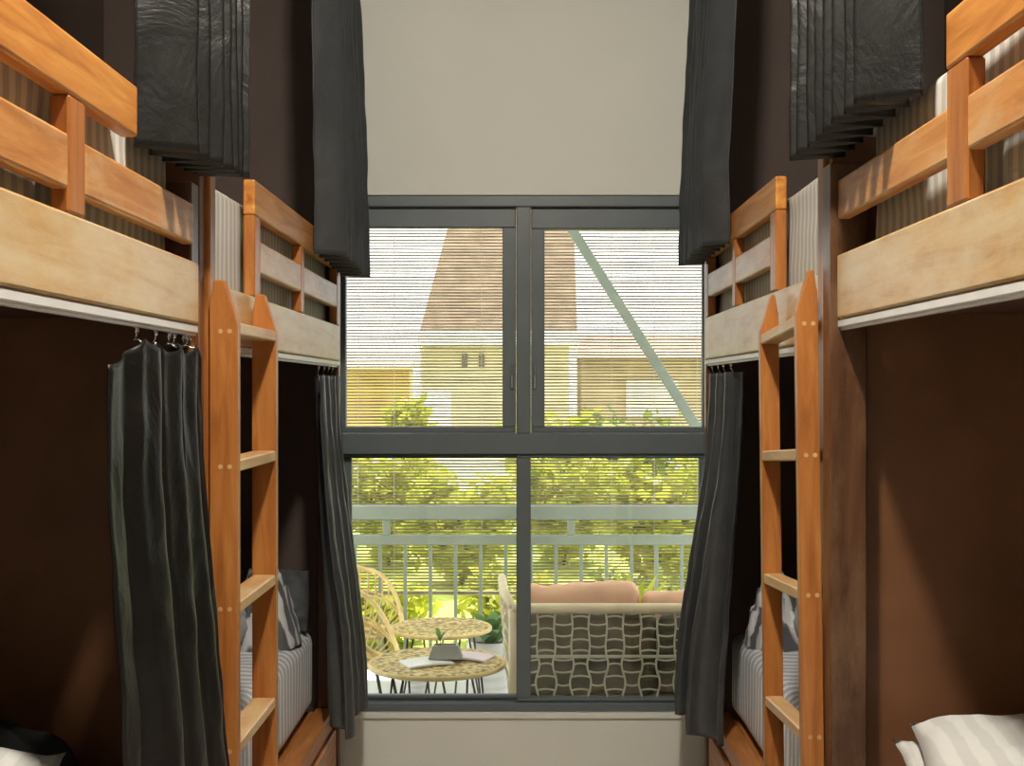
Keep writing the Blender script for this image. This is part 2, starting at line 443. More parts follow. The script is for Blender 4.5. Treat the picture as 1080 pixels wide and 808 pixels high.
# ------------------------------------------------------------------ ladders
def ladder(s, y0, dz, tilt, label):
    O = (s*.65, y0+.22, 0)
    root = empty('ladder', O, label, 'ladder', 'bunk ladders')
    mir = s < 0
    zt = 1.837+dz
    W = .45
    xb = .678 if s < 0 else .6655
    poly = [(xb, 0), (xb, zt-.05), (xb-.008, zt), (.648, zt), (.618, zt-.095), (.618, 0)]
    for a in (y0, y0+W-.03):
        st = MB().prism(poly, a, a+.03)
        bmesh.ops.bevel(st.bm, geom=[e for e in st.bm.edges], offset=.0025, segments=1, affect='EDGES')
        so_ = st.build('stile', M['rail_z'], root, O, mirror=mir)
        if a == y0:
            for z in (1.725, 1.43, 1.12, .81):
                for dx in (.635, .655):
                    MB().tube([(dx, a-.0006, z+dz*.5), (dx, a+.004, z+dz*.5)], .0052, 12).build('wood_plug', M['rung'], so_, O, mirror=mir)
    for k, z in enumerate((1.745, 1.444, 1.132, .823, .52, .215)):
        MB().box(.6185, xb-.002, y0+.0305, y0+W-.0305, z+dz*.5-.026, z+dz*.5, .003).build('rung', M['rung'], root, O, mirror=mir)
    if tilt: root.rotation_euler = (tilt, 0, 0)
    return root
ladder(-1, 2.682, 0.0, 0, 'orange wooden ladder hooked on the left-hand far bunk, beside the long shiny curtain')
ladder(1, 2.66, .022, -.062, 'orange wooden ladder with worn edges on the right-hand far bunk, beside the dark post')

# ------------------------------------------------------------------ bedding
def mattress(name, x0, x1, y0, y1, z0, z1, mat, s, label, group, amp=.006, seed=0):
    O = (s*(x0+x1)/2, (y0+y1)/2, z0)
    mb = MB().box(x0, x1, y0, y1, z0, z1, .045 if z0 < 1 else .022, 4)
    bmesh.ops.subdivide_edges(mb.bm, edges=[e for e in mb.bm.edges if e.calc_length() > .3], cuts=24, use_grid_fill=True)
    for v in mb.bm.verts:
        n = fbm((v.co.x*4+seed, v.co.y*3, v.co.z*5))
        if v.co.z > z0+.06: v.co.z += amp*n*1.6
        v.co.x += amp*n*(1 if v.co.x < (x0+x1)/2 else 0)
    o = mb.build(name, mat, None, O, smooth=True, mirror=s < 0)
    return tag(o, label, 'mattress', group)
mattress('mattress', .774, 1.585, 2.85, 4.60, .409, .705, M['sheet'], -1, 'thick mattress in a striped sheet on the lower bunk behind the left ladder', 'lower mattresses')
mattress('mattress', .772, 1.585, 2.90, 4.555, .409, .705, M['sheet'], 1, 'thick mattress in a striped sheet on the lower bunk behind the right ladder', 'lower mattresses', seed=5)
mattress('mattress', .785, 1.585, .75, 2.56, .409, .68, M['sheet'], -1, 'striped mattress on the lower bunk behind the long shiny curtain, under the dark duvet', 'lower mattresses', seed=9)
mattress('mattress', .785, 1.585, .79, 2.64, .409, .68, M['sheet'], 1, 'striped mattress on the bare lower bunk, under the stacked pale pillows', 'lower mattresses', seed=12)
mattress('mattress', .728, 1.585, 2.765, 4.60, 1.745, 2.085, M['sheet_warm_lit'], -1, 'tall striped mattress on the upper bunk above the left ladder', 'upper mattresses', seed=20)
mattress('mattress', .728, 1.585, 2.86, 4.55, 1.75, 2.13, M['sheet_warm_lit'], 1, 'tall striped mattress on the upper bunk above the right ladder', 'upper mattresses', seed=23)
mattress('mattress', .735, 1.585, .75, 2.56, 1.775, 2.12, M['sheet_warm_lit'], -1, 'tall striped mattress behind the guard rail of the upper bunk in the left foreground', 'upper mattresses', seed=26)
mattress('mattress', .745, 1.585, .79, 2.60, 1.79, 2.165, M['sheet_warm_lit'], 1, 'tall striped mattress behind the guard rail of the upper bunk in the right foreground', 'upper mattresses', seed=29)

def pillow(name, c, lx, ly, h, mat, rot, label, group=None, seed=0, flange=.0, sm=1.0):
    mb = MB()
    def shell(sg):
        def f(u, v):
            a, b = 2*u-1, 2*v-1
            t = max(0, (1-abs(a)**3.2))**.55*max(0, (1-abs(b)**3.2))**.55
            pinch = 1-.06*(abs(a)*abs(b))**2+.05*(abs(a*b))**6
            x, y = a*lx/2*(1-.05*(1-b*b)*0)*pinch, b*ly/2*pinch
            n = fbm((a*2.2+seed, b*2.2, seed*1.3))*.14+abs(noise.noise(Vector((a*3+b*2+seed, b*4-a, 3))))*.16*sm
            z = sg*h/2*t*(1+n)+.012*fbm((a*3+seed, b*3, 7))
            return (x, y, z)
        return f
    mb.grid(shell(1), 40, 32); mb.grid(shell(-1), 40, 32)
    bmesh.ops.remove_doubles(mb.bm, verts=mb.bm.verts[:], dist=.0008)
    R = Matrix.Rotation(rot[2], 3, 'Z') @ Matrix.Rotation(rot[1], 3, 'Y') @ Matrix.Rotation(rot[0], 3, 'X')
    for v in mb.bm.verts: v.co = R @ v.co + Vector(c)
    o = mb.build(name, mat, None, c, smooth=True)
    return tag(o, label, 'pillow', group)

pillow('pillow', (1.16, 2.43, .775), .74, .44, .12, M['pillow_w'], (.38, 0, .05), 'pale pillow peeping out with a crumpled corner under the other pillow at the dark post', 'pillows', 3)
pillow('pillow', (1.15, 2.34, .848), .72, .46, .13, M['pillow_w'], (.26, -.02, -.08), 'pale striped pillow on top of another in the right foreground lower bunk', 'pillows', 8)
pillow('pillow', (-1.13, 2.07, .842), .62, .38, .16, M['pillow_w'], (.64, .03, 0), 'white pillow leaning on the dark duvet in the left foreground', 'pillows', 11)
pillow('pillow', (-1.22, 4.26, .80), .58, .36, .20, M['pillow_g'], (.25, 0, 0), 'grey pillow at the far end of the lower bunk behind the left ladder', 'pillows', 15)
pillow('pillow', (1.22, 4.22, .80), .58, .36, .20, M['pillow_g'], (.25, 0, 0), 'grey pillow at the far end of the lower bunk behind the right ladder', 'pillows', 18)

def heap(name, c, rx, ry, h, mat, label, cat, seed=0, fold=.35, freq=3.0, group=None):
    mb = MB()
    def f(u, v):
        th = 2*PI*u; r = v
        rr = 1+.14*noise.noise(Vector((math.cos(th)*1.5+seed, math.sin(th)*1.5, seed)))
        x, y = math.cos(th)*rx*r*rr, math.sin(th)*ry*r*rr
        base = (1-r**2.4)
        w = abs(noise.noise(Vector((x*freq/rx*.5+seed, y*freq/ry*.5, seed*.7))))
        w2 = abs(noise.noise(Vector((x*freq/rx+seed+9, y*freq/ry, seed))))
        z = h*base*(.72+fold*(1.1-2.2*w)+fold*.5*(.8-1.6*w2)) + .02*(1-r)
        return (c[0]+x+.02*w2, c[1]+y, c[2]+max(z, .004)*(1 if r < .999 else 0))
    mb.grid(f, 72, 30, closed_u=True)
    bmesh.ops.remove_doubles(mb.bm, verts=mb.bm.verts[:], dist=.0004)
    o = mb.build(name, mat, None, c, smooth=True)
    return tag(o, label, cat, group)
heap('blanket', (-.905, 4.33, .704), .125, .16, .20, M['blanket_s'], 'crumpled striped blanket lying by the pillow behind the left ladder', 'blanket', 14, .5, 6.5, 'crumpled blankets')
heap('blanket', (.882, 4.30, .704), .10, .13, .18, M['blanket_s'], 'crumpled striped blanket lying by the pillow behind the right ladder', 'blanket', 26, .5, 6.5, 'crumpled blankets')
pillow('cushion', (-.93, 4.525, .82), .30, .24, .13, M['pillow_d'], (1.1, 0, .1), 'charcoal cushion at the far corner of the left lower bunk, beside the window curtain', None, 21)
heap('duvet', (-1.16, 2.40, .683), .36, .155, .36, M['blanket_d'], 'dark duvet heaped on the lower bunk in the left foreground', 'duvet', 2, .25, 2.5)

# ------------------------------------------------------------------ curtains
def curtain(name, s, path_top, path_bot, zt, zb, mat, label, group, n=120, nz=60, wr=.006, seed=0, hem=None, mid=None):
    """path_*: function u -> (|x|, y); the cloth hangs between them"""
    mb = MB()
    def f(u, v):
        a, b = path_top(u), path_bot(u)
        w = v*v*(3-2*v) if mid is None else mid(v)
        x = a[0]+(b[0]-a[0])*w; y = a[1]+(b[1]-a[1])*w
        zz_t = zt(u) if callable(zt) else zt
        zz_b = zb(u) if callable(zb) else zb
        z = zz_t+(zz_b-zz_t)*v
        k = noise.noise(Vector((x*9+seed, y*9, z*3.2)))+.6*noise.noise(Vector((x*22+seed, y*22, z*11)))
        k2 = noise.noise(Vector((x*7, y*7+seed, z*4+4)))
        return (x+wr*k, y+wr*.8*k2, z)
    mb.grid(f, n, nz)
    o = mb.build(name, mat, None, (s*.65, path_top(.5)[1], (zb(.5) if callable(zb) else zb)), smooth=True, recalc=False, mirror=s < 0, solid=.003)
    return tag(o, label, 'curtain', group)

def tri(t):  # rounded triangle wave, period 1, range -1..1
    t = t % 1
    v = 4*abs(t-.5)-1
    return max(-1, min(1, v*1.12))

def accordion(xf, xb, y0, y1, nf, ph=0, rnd=0, sk=0.0, pw=1.0, inw=0.0):
    def f(u):
        k = u*nf+ph
        x = (xf+xb)/2+(xf-xb)/2*tri(k)
        j = rnd*noise.noise(Vector((k*1.3+ph*9, 2.2, 0)))
        return (x+j-inw*u, y0+(y1-y0)*(1-(1-u)**pw)+sk*tri(k)+j*.3)
    return f
# upper curtains: pushed aside, hanging from the ceiling tracks
def up_hem(a, b): return lambda u: a+(b-a)*u
curtain('curtain', -1, accordion(.622, .712, 2.28, 2.62, 6.5, .5, .006, .010, 1.6, .03), accordion(.616, .712, 2.28, 2.625, 6.5, .5, .008, .012, 1.6, .034),
        3.63, up_hem(2.045, 2.05), M['satin'], 'black satin curtain folded back above the guard rail in the left foreground', 'upper bunk curtains', 300, 90, .005, 3)
curtain('curtain', 1, accordion(.615, .712, 2.22, 2.70, 7.5, .5, .004, .010, 1.1, .02), accordion(.608, .712, 2.20, 2.70, 7.5, .5, .006, .010, 1.1, .014),
        3.63, up_hem(2.12, 2.10), M['satin'], 'black satin curtain folded in stepped pleats above the guard rail in the right foreground', 'upper bunk curtains', 320, 90, .004, 8)
curtain('curtain', -1, accordion(.625, .690, 4.00, 4.66, 6.5, .5, .008, .01), accordion(.580, .672, 4.02, 4.66, 6.5, .5, .012, .01),
        3.63, up_hem(2.04, 2.02), M['satin2'], 'long charcoal curtain hanging at the top left corner of the window', 'upper bunk curtains', 240, 90, .006, 13)
curtain('curtain', 1, accordion(.650, .700, 3.92, 4.60, 6.5, .5, .008, .01), accordion(.595, .672, 4.00, 4.62, 6.5, .5, .012, .01),
        3.63, up_hem(2.07, 2.06), M['satin2'], 'long charcoal curtain hanging at the top right corner of the window', 'upper bunk curtains', 240, 90, .006, 17)

# lower curtains on the tracks under the boards, with hooks
def wavy(x, amp, y0, y1, nw, ph=0, pw=1.0, seed=0, rnd=.3):
    def f(u):
        uu = u**pw
        k = nw*(u+.06*math.sin(3*u+seed))
        a = amp*(1+rnd*noise.noise(Vector((k*.9+seed, seed, 1))))
        return (x - a*math.cos(2*PI*k+ph), y0+(y1-y0)*uu+a*.35*math.sin(4*PI*k+ph))
    return f
def hooks(cur, s, path, ks, zt, ztrack):
    O = cur.location
    for u in ks:
        x, y = path(u)
        h = MB().tube([(.694, y, ztrack), (.694, y, ztrack-.016), (.700, y+.004, ztrack-.024), (.694+.3*(x-.694), y, zt-.012), (x, y, zt-.02)], .0022, 6)
        h.tube([(.694, y, ztrack), (.694, y, ztrack-.010)], .005, 8)
        h.build('hook', M['chrome'], cur, O, smooth=True, mirror=s < 0)
def wavy2(x, amp, y0, y1, ks, pw, seed, sharp=.35):
    def f(u):
        k = ks*u**.8
        a = amp*(1+.35*noise.noise(Vector((k*.8+seed, seed, 1))))*min(1, u/.17)
        c = math.cos(2*PI*k+.4); c2_ = math.cos(4*PI*k+1.3+seed)
        return (x-a*(c+sharp*c2_), y0+(y1-y0)*u**pw+a*.45*math.sin(2*PI*k+.4)+.2*a*math.sin(4*PI*k))
    return f
HK = (.145, .33, .48, .62, .75, .87, .97)
def top_near(u):
    if u < HK[0]: return 1.690-.050*((HK[0]-u)/HK[0])
    for p, q in zip(HK, HK[1:]):
        if p <= u <= q: return 1.690-.020*math.sin(PI*(u-p)/(q-p))**.8
    return 1.690-.02*(u-HK[-1])/.03
pt = wavy2(.690, .022, 2.05, 2.60, 3.9, .58, 3.3, .4); pb = wavy2(.630, .044, 2.05, 2.64, 3.9, .58, 3.3, .22)
c1 = curtain('curtain', -1, pt, pb, top_near, .30, M['satin'],
             'long shiny black curtain hanging under the worn board in the left foreground', 'lower bunk curtains', 320, 120, .006, 31)
hooks(c1, -1, pt, HK, 1.70, 1.711)
pt = wavy(.690, .022, 4.14, 4.58, 3.6, .3, .8, 5); pb = wavy(.622, .055, 4.16, 4.64, 3.6, .3, .8, 5)
c2 = curtain('curtain', -1, pt, pb, 1.645, lambda u: .44-.02*math.cos(9*u), M['satin2'],
             'charcoal curtain hanging from under the bunk to the bottom left corner of the window', 'lower bunk curtains', 160, 90, .006, 37)
hooks(c2, -1, pt, (.1, .35, .6, .85), 1.645, 1.680)
pt = wavy(.700, .022, 3.98, 4.54, 3.6, 1.3, .8, 7); pb = wavy(.615, .055, 4.10, 4.62, 3.6, 1.3, .8, 7)
c3 = curtain('curtain', 1, pt, pb, 1.655, lambda u: .43-.02*math.cos(8*u), M['satin2'],
             'charcoal curtain hanging from under the bunk to the bottom right corner of the window', 'lower bunk curtains', 160, 90, .006, 41)
hooks(c3, 1, pt, (.1, .35, .6, .85), 1.655, 1.684)

# ceiling tracks of the upper curtains, ceiling lamp
for i, (s, a, b, w) in enumerate(((-1, .7, 2.66, 'left foreground'), (1, .7, 2.74, 'right foreground'), (-1, 2.72, 4.7, 'far left'), (1, 2.8, 4.66, 'far right'))):
    tag(MB().box(s*.64, s*.69, a, b, 3.635, CEIL, .004).build('curtain_track', M['white_metal'], None, (s*.665, (a+b)/2, 3.635)),
        'white ceiling track of the %s upper curtain' % w, 'curtain track', 'ceiling curtain tracks')
LX, LY = 0.0, 1.6
lamp = empty('ceiling_light', (LX, LY, CEIL), 'round white ceiling lamp over the aisle between the bunks', 'ceiling light')
MB().lathe([(0, 0), (.14, 0), (.14, -.03), (.12, -.035), (0, -.035)], (LX, LY, CEIL), 40).build('housing', M['white_metal'], lamp, (LX, LY, CEIL))
MB().lathe([(.10, -.036), (.095, -.06), (.075, -.085), (.04, -.10), (0, -.105)], (LX, LY, CEIL), 32).build('diffuser', lamp_mat(), lamp, (LX, LY, CEIL), smooth=True)

# ------------------------------------------------------------------ balcony
struct('floor_balcony', MB().box(-4, 4, YW+.14, 7.3, -.12, -.001, 0), M['deckfloor'])
struct('ceiling_balcony_sunblock', MB().box(-4, 4, YW+.14, 7.15, 2.86, 3.0, 0), M['hwhite'])  # out of view, added to keep the sun off the sofa and the room
struct('ground', MB().box(-40, 40, 7.3, 60, -.4, -.06, 0), M['lawn'])

RY = 6.8
rail = empty('balcony_railing', (0, RY, 0), 'pale grey green metal railing along the balcony edge', 'railing')
RO = (0, RY, 0)
rail_top = MB().box(-2.2, 2.2, RY-.03, RY+.03, .878, .957, .006).build('top_rail', M['railing'], rail, RO)
MB().box(-2.2, 2.2, RY-.02, RY+.02, .740, .794, .004).build('lower_rail', M['railing'], rail, RO)
MB().box(-2.2, 2.2, RY-.02, RY+.02, .06, .10, .004).build('bottom_rail', M['railing'], rail, RO)
for x in (-1.762, -.745, .272, 1.289):
    MB().box(x-.02, x+.02, RY-.02, RY+.02, .794, .878, .003).build('short_post', M['railing'], rail, RO)
for k in range(-14, 16):
    x = -.0863+.1386*k
    MB().box(x-.0095, x+.0095, RY-.01, RY+.01, .10, .740, .002).build('baluster', M['railing'], rail, RO)
for x in (-2.2, 2.2):
    MB().box(x-.03, x+.03, RY-.03, RY+.03, 0, 2.74, .004).build('corner_post', M['railing'], rail, RO)

# diagonal brace
p0, p1 = Vector((.145, 6.852, 2.70)), Vector((1.845, 6.852, .0))
d = (p1-p0); ang = math.atan2(d.x, d.z)
tag(MB().box(-.027, .027, -.02, .02, -d.length/2, d.length/2, .003).build('diagonal_brace', M['railing'], None, (0, 0, 0)),
    'grey green steel brace running diagonally behind the upper right pane', 'brace')
br = bpy.data.objects['diagonal_brace']; br.location = (p0+p1)/2; br.rotation_euler = (0, ang, 0)
beam = struct('trim_2', MB().box(-2.4, 2.4, 6.86, 7.1, 2.70, 2.86, .005), M['hwhite'])

# bamboo roll blind
BY = 7.02
bl = MB()
zz = 2.695; k = 0
while zz > .455:
    ph = random.random()*9; am = .0025
    sg = 14
    pts = [(-1.9+3.8*i/sg, BY+.002*math.sin(i+ph), zz+am*noise.noise(Vector((i*.6, ph, 0)))*1.6) for i in range(sg+1)]
    bl.tube(pts, .0045+.0013*random.random(), 5)
    zz -= .0177; k += 1
blind = bl.build('bamboo_blind', M['bamboo'], None, (0, BY, 2.695))
tag(blind, 'bamboo roll blind of thin slats lowered outside along the balcony edge', 'blind')
for px in (378, 416, 508, 645, 690, 735):
    x = (px-CX)*BY/F
    MB().tube([(x, BY-.006, 2.695), (x, BY-.006, .44)], .0022, 6).build('cord', M['cord'], blind, (0, BY, 2.695))
MB().tube([(-1.9, BY, .437), (1.9, BY, .437)], .012, 8).build('bottom_bar', M['bamboo'], blind, (0, BY, 2.695))

# rattan tub chairs facing the tables
def tub_chair(name, c, rz, label):
    root = empty(name, c, label, 'chair', 'rattan tub chairs')
    R = .30
    def rim(th):     # th = 0 points to the front (+x)
        a = abs((th+PI) % (2*PI)-PI)
        t = max(0, min(1, (a-.35)/(1.35))); t = t*t*(3-2*t)
        back = max(0, (a-1.6)/(PI-1.6)); back = back*back*(3-2*back)
        z = .385+.235*t+.17*back
        r = R*(.90+.10*t)
        return Vector((math.cos(th)*r-.05*back, math.sin(th)*r, z))
    def ring(th, r, z): return Vector((math.cos(th)*r, math.sin(th)*r, z))
    n = 96
    MB().tube([rim(2*PI*k/n) for k in range(n)], .0125, 8, closed=True).build('rim', M['rattan'], root, smooth=True)
    sh = MB()
    ns = 44
    def mid(th, t):
        a, b = rim(th), ring(th, .21, .345)
        p = a.lerp(b, t); bul = .04*math.sin(PI*t)
        return p+Vector((math.cos(th), math.sin(th), 0))*bul
    for k in range(ns):
        th = 2*PI*k/ns
        if abs((th+PI) % (2*PI)-PI) < .3: continue
        sh.tube([mid(th, i/6) for i in range(7)], .0048, 5)
    for t in (.42, .5):
        sh.tube([mid(-2.7+5.4*i/60+PI, t) for i in range(61)], .0055, 5)
    sh.build('shell', M['rattan'], root, smooth=True)
    seat = MB()
    seat.tube([ring(2*PI*k/48, .21, .345) for k in range(48)], .012, 8, closed=True)
    for k in range(-7, 8):
        y = k*.028; w = math.sqrt(max(.0, .21**2-y*y))
        seat.tube([(-w, y, .345), (0, y, .335), (w, y, .345)], .006, 5)
    for k in (-.12, 0, .12):
        w = math.sqrt(.21**2-k*k); seat.tube([(k, -w, .338), (k, w, .338)], .006, 5)
    seat.build('seat', M['rattan'], root, smooth=True)
    for sx, sy in ((1, 1), (1, -1), (-1, 1), (-1, -1)):
        MB().tube([(sx*.13, sy*.13, .34), (sx*.18, sy*.18, .0)], .0085, 8).build('leg', M['tablemetal'], root, smooth=True)
    root.rotation_euler = (0, 0, rz)
    return root
ch = tub_chair('tub_chair', (-.845, 5.70, 0), -.15, 'rattan tub chair closest to the window, beside the table with magazines')
c2_ = copy_tree(ch); c2_.location = (-.89, 6.36, 0); c2_.rotation_euler = (0, 0, -.35)
c2_['label'] = 'rattan tub chair by the balcony railing, behind the other tub chair'

def round_table(name, c, r, h, label, rot):
    root = empty(name, c, label, 'table', 'round rattan tables')
    prof = [(0, h-.022), (r-.012, h-.022), (r, h-.012), (r, h-.006), (r-.01, h), (0, h)]
    MB().lathe(prof, (0, 0, 0), 56).build('table_top', M['weave'], root)
    MB().tube([(math.cos(2*PI*k/56)*(r+.002), math.sin(2*PI*k/56)*(r+.002), h-.012) for k in range(56)], .011, 8, closed=True).build('rim', M['rattan'], root, smooth=True)
    for k in range(4):
        a = rot+PI/2*k
        for_leg = MB()
        ca, sa = math.cos(a), math.sin(a); tx, ty = -sa, ca
        b = Vector((ca*(r*.86), sa*(r*.86), .004))
        t0 = Vector((ca*r*.62+tx*.06, sa*r*.62+ty*.06, h-.022)); t1 = Vector((ca*r*.62-tx*.06, sa*r*.62-ty*.06, h-.022))
        for_leg.tube([t0, b+Vector((tx, ty, 0))*.008, b-Vector((tx, ty, 0))*.008, t1], .005, 7)
        for_leg.build('leg', M['tablemetal'], root, smooth=True)
    return root
T1 = (-.363, 5.30, 0); T2 = (-.397, 6.08, 0)
round_table('round_table', T1, .285, .43, 'low round rattan table carrying the magazines and the grey planter', .5)
round_table('round_table', T2, .24, .43, 'empty low round rattan table between the railing and the table with magazines', .3)

def booklet(c, w, d_, rz, mat, label, bend=.01):
    mb = MB()
    R = Matrix.Rotation(rz, 3, 'Z')
    def f(sg):
        def g(u, v):
            x, y = (u-.5)*w, (v-.5)*d_
            z = bend*math.sin(PI*u)*.6+(.008 if sg else 0)
            return tuple(R @ Vector((x, y, z))+Vector(c))
        return g
    mb.grid(f(1), 12, 4); mb.grid(f(0), 12, 4)
    bnd = [e for e in mb.bm.edges if e.is_boundary]
    bmesh.ops.bridge_loops(mb.bm, edges=bnd)
    return tag(mb.build('magazine', mat, None, c), label, 'magazine', 'magazines on the table')
booklet((-.405, 5.24, .431), .20, .14, .45, M['paper'], 'white magazine lying open beside the grey planter')
booklet((-.225, 5.35, .431), .19, .13, -.35, M['paper2'], 'pink toned magazine lying on the far side of the grey planter')
PO = (-.325, 5.285, .448)
pl = MB()
a_, b_, hh = (.115, .05), (.085, .035), .055
vs = []
for (w, dd, z) in ((a_[0]/1.6, a_[1]/1.2, 0), (b_[0]/1.6, b_[1]/1.2, hh), (b_[0]/1.6-.008, b_[1]/1.2-.008, hh), (b_[0]/1.6-.008, b_[1]/1.2-.008, hh-.012)):
    vs.append([pl.bm.verts.new((PO[0]+sx*w, PO[1]+sy*dd, PO[2]+z)) for sx, sy in ((-1, -1), (1, -1), (1, 1), (-1, 1))])
pl.bm.faces.new(vs[0]); pl.bm.faces.new(vs[-1])
for a, b in zip(vs, vs[1:]):
    for i in range(4): pl.bm.faces.new((a[i], a[(i+1) % 4], b[(i+1) % 4], b[i]))
planter = tag(pl.build('planter', M['concrete'], None, PO), 'small grey trapezoid planter with a sprout standing on the magazines', 'planter')
def blade(mb, base, tip, w, droop=.0, n=8, side=None):
    base, tip = Vector(base), Vector(tip); d = tip-base
    sd = d.cross(Vector((0, 0, 1)))
    if sd.length < 1e-4: sd = Vector((1, 0, 0))
    sd.normalize()
    if side is not None: sd = Vector(side)
    L, Rr = [], []
    for i in range(n+1):
        t = i/n; p = base+d*t+Vector((0, 0, -droop*t*t+droop*.6*math.sin(PI*t)))
        ww = w*math.sin(PI*(.06+.94*t)**.8)*.5 if i < n else .0008
        L.append(mb.bm.verts.new(p-sd*ww)); Rr.append(mb.bm.verts.new(p+sd*ww))
    for i in range(n): mb.bm.faces.new((L[i], Rr[i], Rr[i+1], L[i+1]))
sp = MB()
sp.tube([(PO[0]-.02, PO[1], PO[2]+.04), (PO[0]-.025, PO[1], PO[2]+.085)], .0025, 6)
for k, (dx, dy, dz_) in enumerate(((-.045, 0, .06), (.03, .01, .05), (-.02, .02, .075))):
    blade(sp, (PO[0]-.024, PO[1], PO[2]+.07), (PO[0]-.024+dx, PO[1]+dy, PO[2]+.07+dz_), .025, .02)
sp.build('sprout', M['leaf_p'], planter, PO, smooth=True, recalc=False)

def pot(name, c, r, h, label, leaves, seed, leafmat, L=.25, el0=.35):
    rnd = random.Random(seed)
    root = empty(name, c, label, 'potted plant', None)
    prof = [(0, 0), (r*.80, 0)]
    for k in range(1, 25):
        t = k/24; rr = r*(.82+.18*math.sin(PI*.5*t))+ .004*math.sin(t*2*PI*6)
        prof.append((rr, h*t))
    prof += [(r*.93, h), (r*.90, h-.03)]
    MB().lathe(prof, (0, 0, 0), 40).build('pot', M['pot'], root, smooth=True)
    MB().lathe([(r*.91, h-.03), (r*.5, h-.022), (0, h-.02)], (0, 0, 0), 24).build('soil', M['soil'], root)
    lf = MB()
    for k in range(leaves):
        a = k*2.4+rnd.random(); el = el0+(1.25-el0)*rnd.random()
        tip = (math.cos(a)*L*math.cos(el), math.sin(a)*L*math.cos(el), h-.02+L*math.sin(el))
        blade(lf, (math.cos(a)*.015, math.sin(a)*.015, h-.022), tip, .06+.03*rnd.random(), .05)
    lf.build('leaves', leafmat, root, smooth=True, recalc=False)
    return root
pot('potted_plant', (-.165, 6.46, 0), .120, .285, 'leafy green plant in a ribbed white pot beside the sofa arm', 16, 3, M['leaf_p'], .22)
pot('potted_plant', (-.555, 6.47, 0), .085, .15, 'small white ribbed pot standing on the floor under the far table', 9, 5, M['leaf_y'], .16)

pot('potted_plant', (.556, 6.32, 0), .10, .30, 'potted plant behind the sofa with one bright leaf tip above the cushions', 7, 12, M['leaf_y'], .44, 1.05)
# sofa seen from behind
SY = 5.13
SX0, SX1 = -.035, 1.25
SO = ((SX0+SX1)/2, 5.5, 0)
sofa = empty('outdoor_sofa', SO, 'outdoor sofa with a rope lattice back turned to the window', 'sofa')
def S(mb, nm, mat, par=sofa, **k): return mb.build(nm, mat, par, SO, **k)
zt = .705
S(MB().tube([(SX0, SY, zt-.02), (SX1, SY, zt-.02)], .022, 12), 'back_top_rail', M['sofa_frame'], smooth=True)
S(MB().tube([(SX0, SY, .485), (SX1, SY, .485)], .007, 8).tube([(SX0, SY, .26), (SX1, SY, .26)], .018, 10), 'back_rail', M['rope'], smooth=True)
# rope lattice: vertical ropes swelling in and out, short cross ropes staggered between them
rope = MB()
px_ = .0715; nx = int((SX1-SX0)/px_)
rows = [(.665, .615, .565, .52), (.645, .592, .54, .50)]
def vx(i, z):
    ph = 1 if i % 2 else -1
    amp = .003 if z > .485 else .008
    return SX0+.03+i*px_+ph*amp*math.sin((z-.26)*2*PI/.155)
for i in range(nx):
    rope.tube([(vx(i, .26+k*.0155), SY-.004, .26+k*.0155) for k in range(28)], .0048, 6)
    zs = [.648, .598, .552, .507, .452, .400, .345, .300] if i % 2 else [.668, .622, .575, .530, .475, .425, .370, .318]
    if i < nx-1:
        for z in zs:
            a, b = vx(i, z), vx(i+1, z); sag = .006*(1 if i % 2 else -1)
            rope.tube([(a+(b-a)*t, SY-.004, z+sag*math.sin(PI*t)) for t in (0, .25, .5, .75, 1)], .0042, 6)
S(rope, 'rope_lattice', M['rope'], smooth=True)
# sides
for (xs, out) in ((SX0, -1), (SX1, 1)):
    arm = MB()
    P1 = [(xs, SY, .02), (xs+out*.012, SY-.0, .42), (xs+out*.02, SY, zt-.02)]
    arm.tube([(xs-out*.01, SY+.02, 0), (xs, SY, .35), (xs, SY, zt-.02)], .020, 10)
    arm.tube([(xs, SY, zt-.02), (xs+out*.04, SY+.20, .72), (xs+out*.052, SY+.46, .735), (xs+out*.055, SY+.57, .725), (xs+out*.052, SY+.64, .66), (xs+out*.026, SY+.70, .35), (xs-out*.005, SY+.76, 0)], .020, 10)
    arm.tube([(xs, SY, .30), (xs+out*.03, SY+.74, .30)], .016, 8)
    S(arm, 'arm', M['sofa_frame'], smooth=True)
    arp = MB()
    for z in (.38, .44, .50, .56, .62): arp.tube([(xs+out*.01, SY, z), (xs+out*.05, SY+.38, z+.01), (xs+out*.04, SY+.69, z)], .004, 6)
    S(arp, 'arm_rope', M['rope'], smooth=True)
S(MB().box(SX0+.02, SX1-.02, SY+.03, SY+.75, .27, .31, .01, 2), 'seat_frame', M['sofa_frame'])
def cush(nm, x0, x1, y0, y1, z0, z1, mat, seed):
    mb = MB().box(x0, x1, y0, y1, z0, z1, .045, 4)
    bmesh.ops.subdivide_edges(mb.bm, edges=[e for e in mb.bm.edges if e.calc_length() > .2], cuts=14, use_grid_fill=True)
    for v in mb.bm.verts:
        n = fbm((v.co.x*7+seed, v.co.y*6, v.co.z*6))
        v.co.z += .022*n; v.co.y += .008*n
    o = mb.build(nm, mat, None, ((x0+x1)/2, (y0+y1)/2, z0), smooth=True)
    return o
xm = (SX0+SX1)/2
tag(cush('seat_cushion', SX0+.03, SX1-.03, SY+.24, SY+.74, .312, .44, M['cushion_back'], 2), 'brown seat cushion lying on the rope back sofa', 'cushion')
tag(cush('back_cushion', SX0+.03, xm-.04, SY+.03, SY+.125, .315, .665, M['cushion_back'], 5), 'brown back cushion behind the rope lattice, on the side of the sofa arm', 'cushion', 'sofa back cushions')
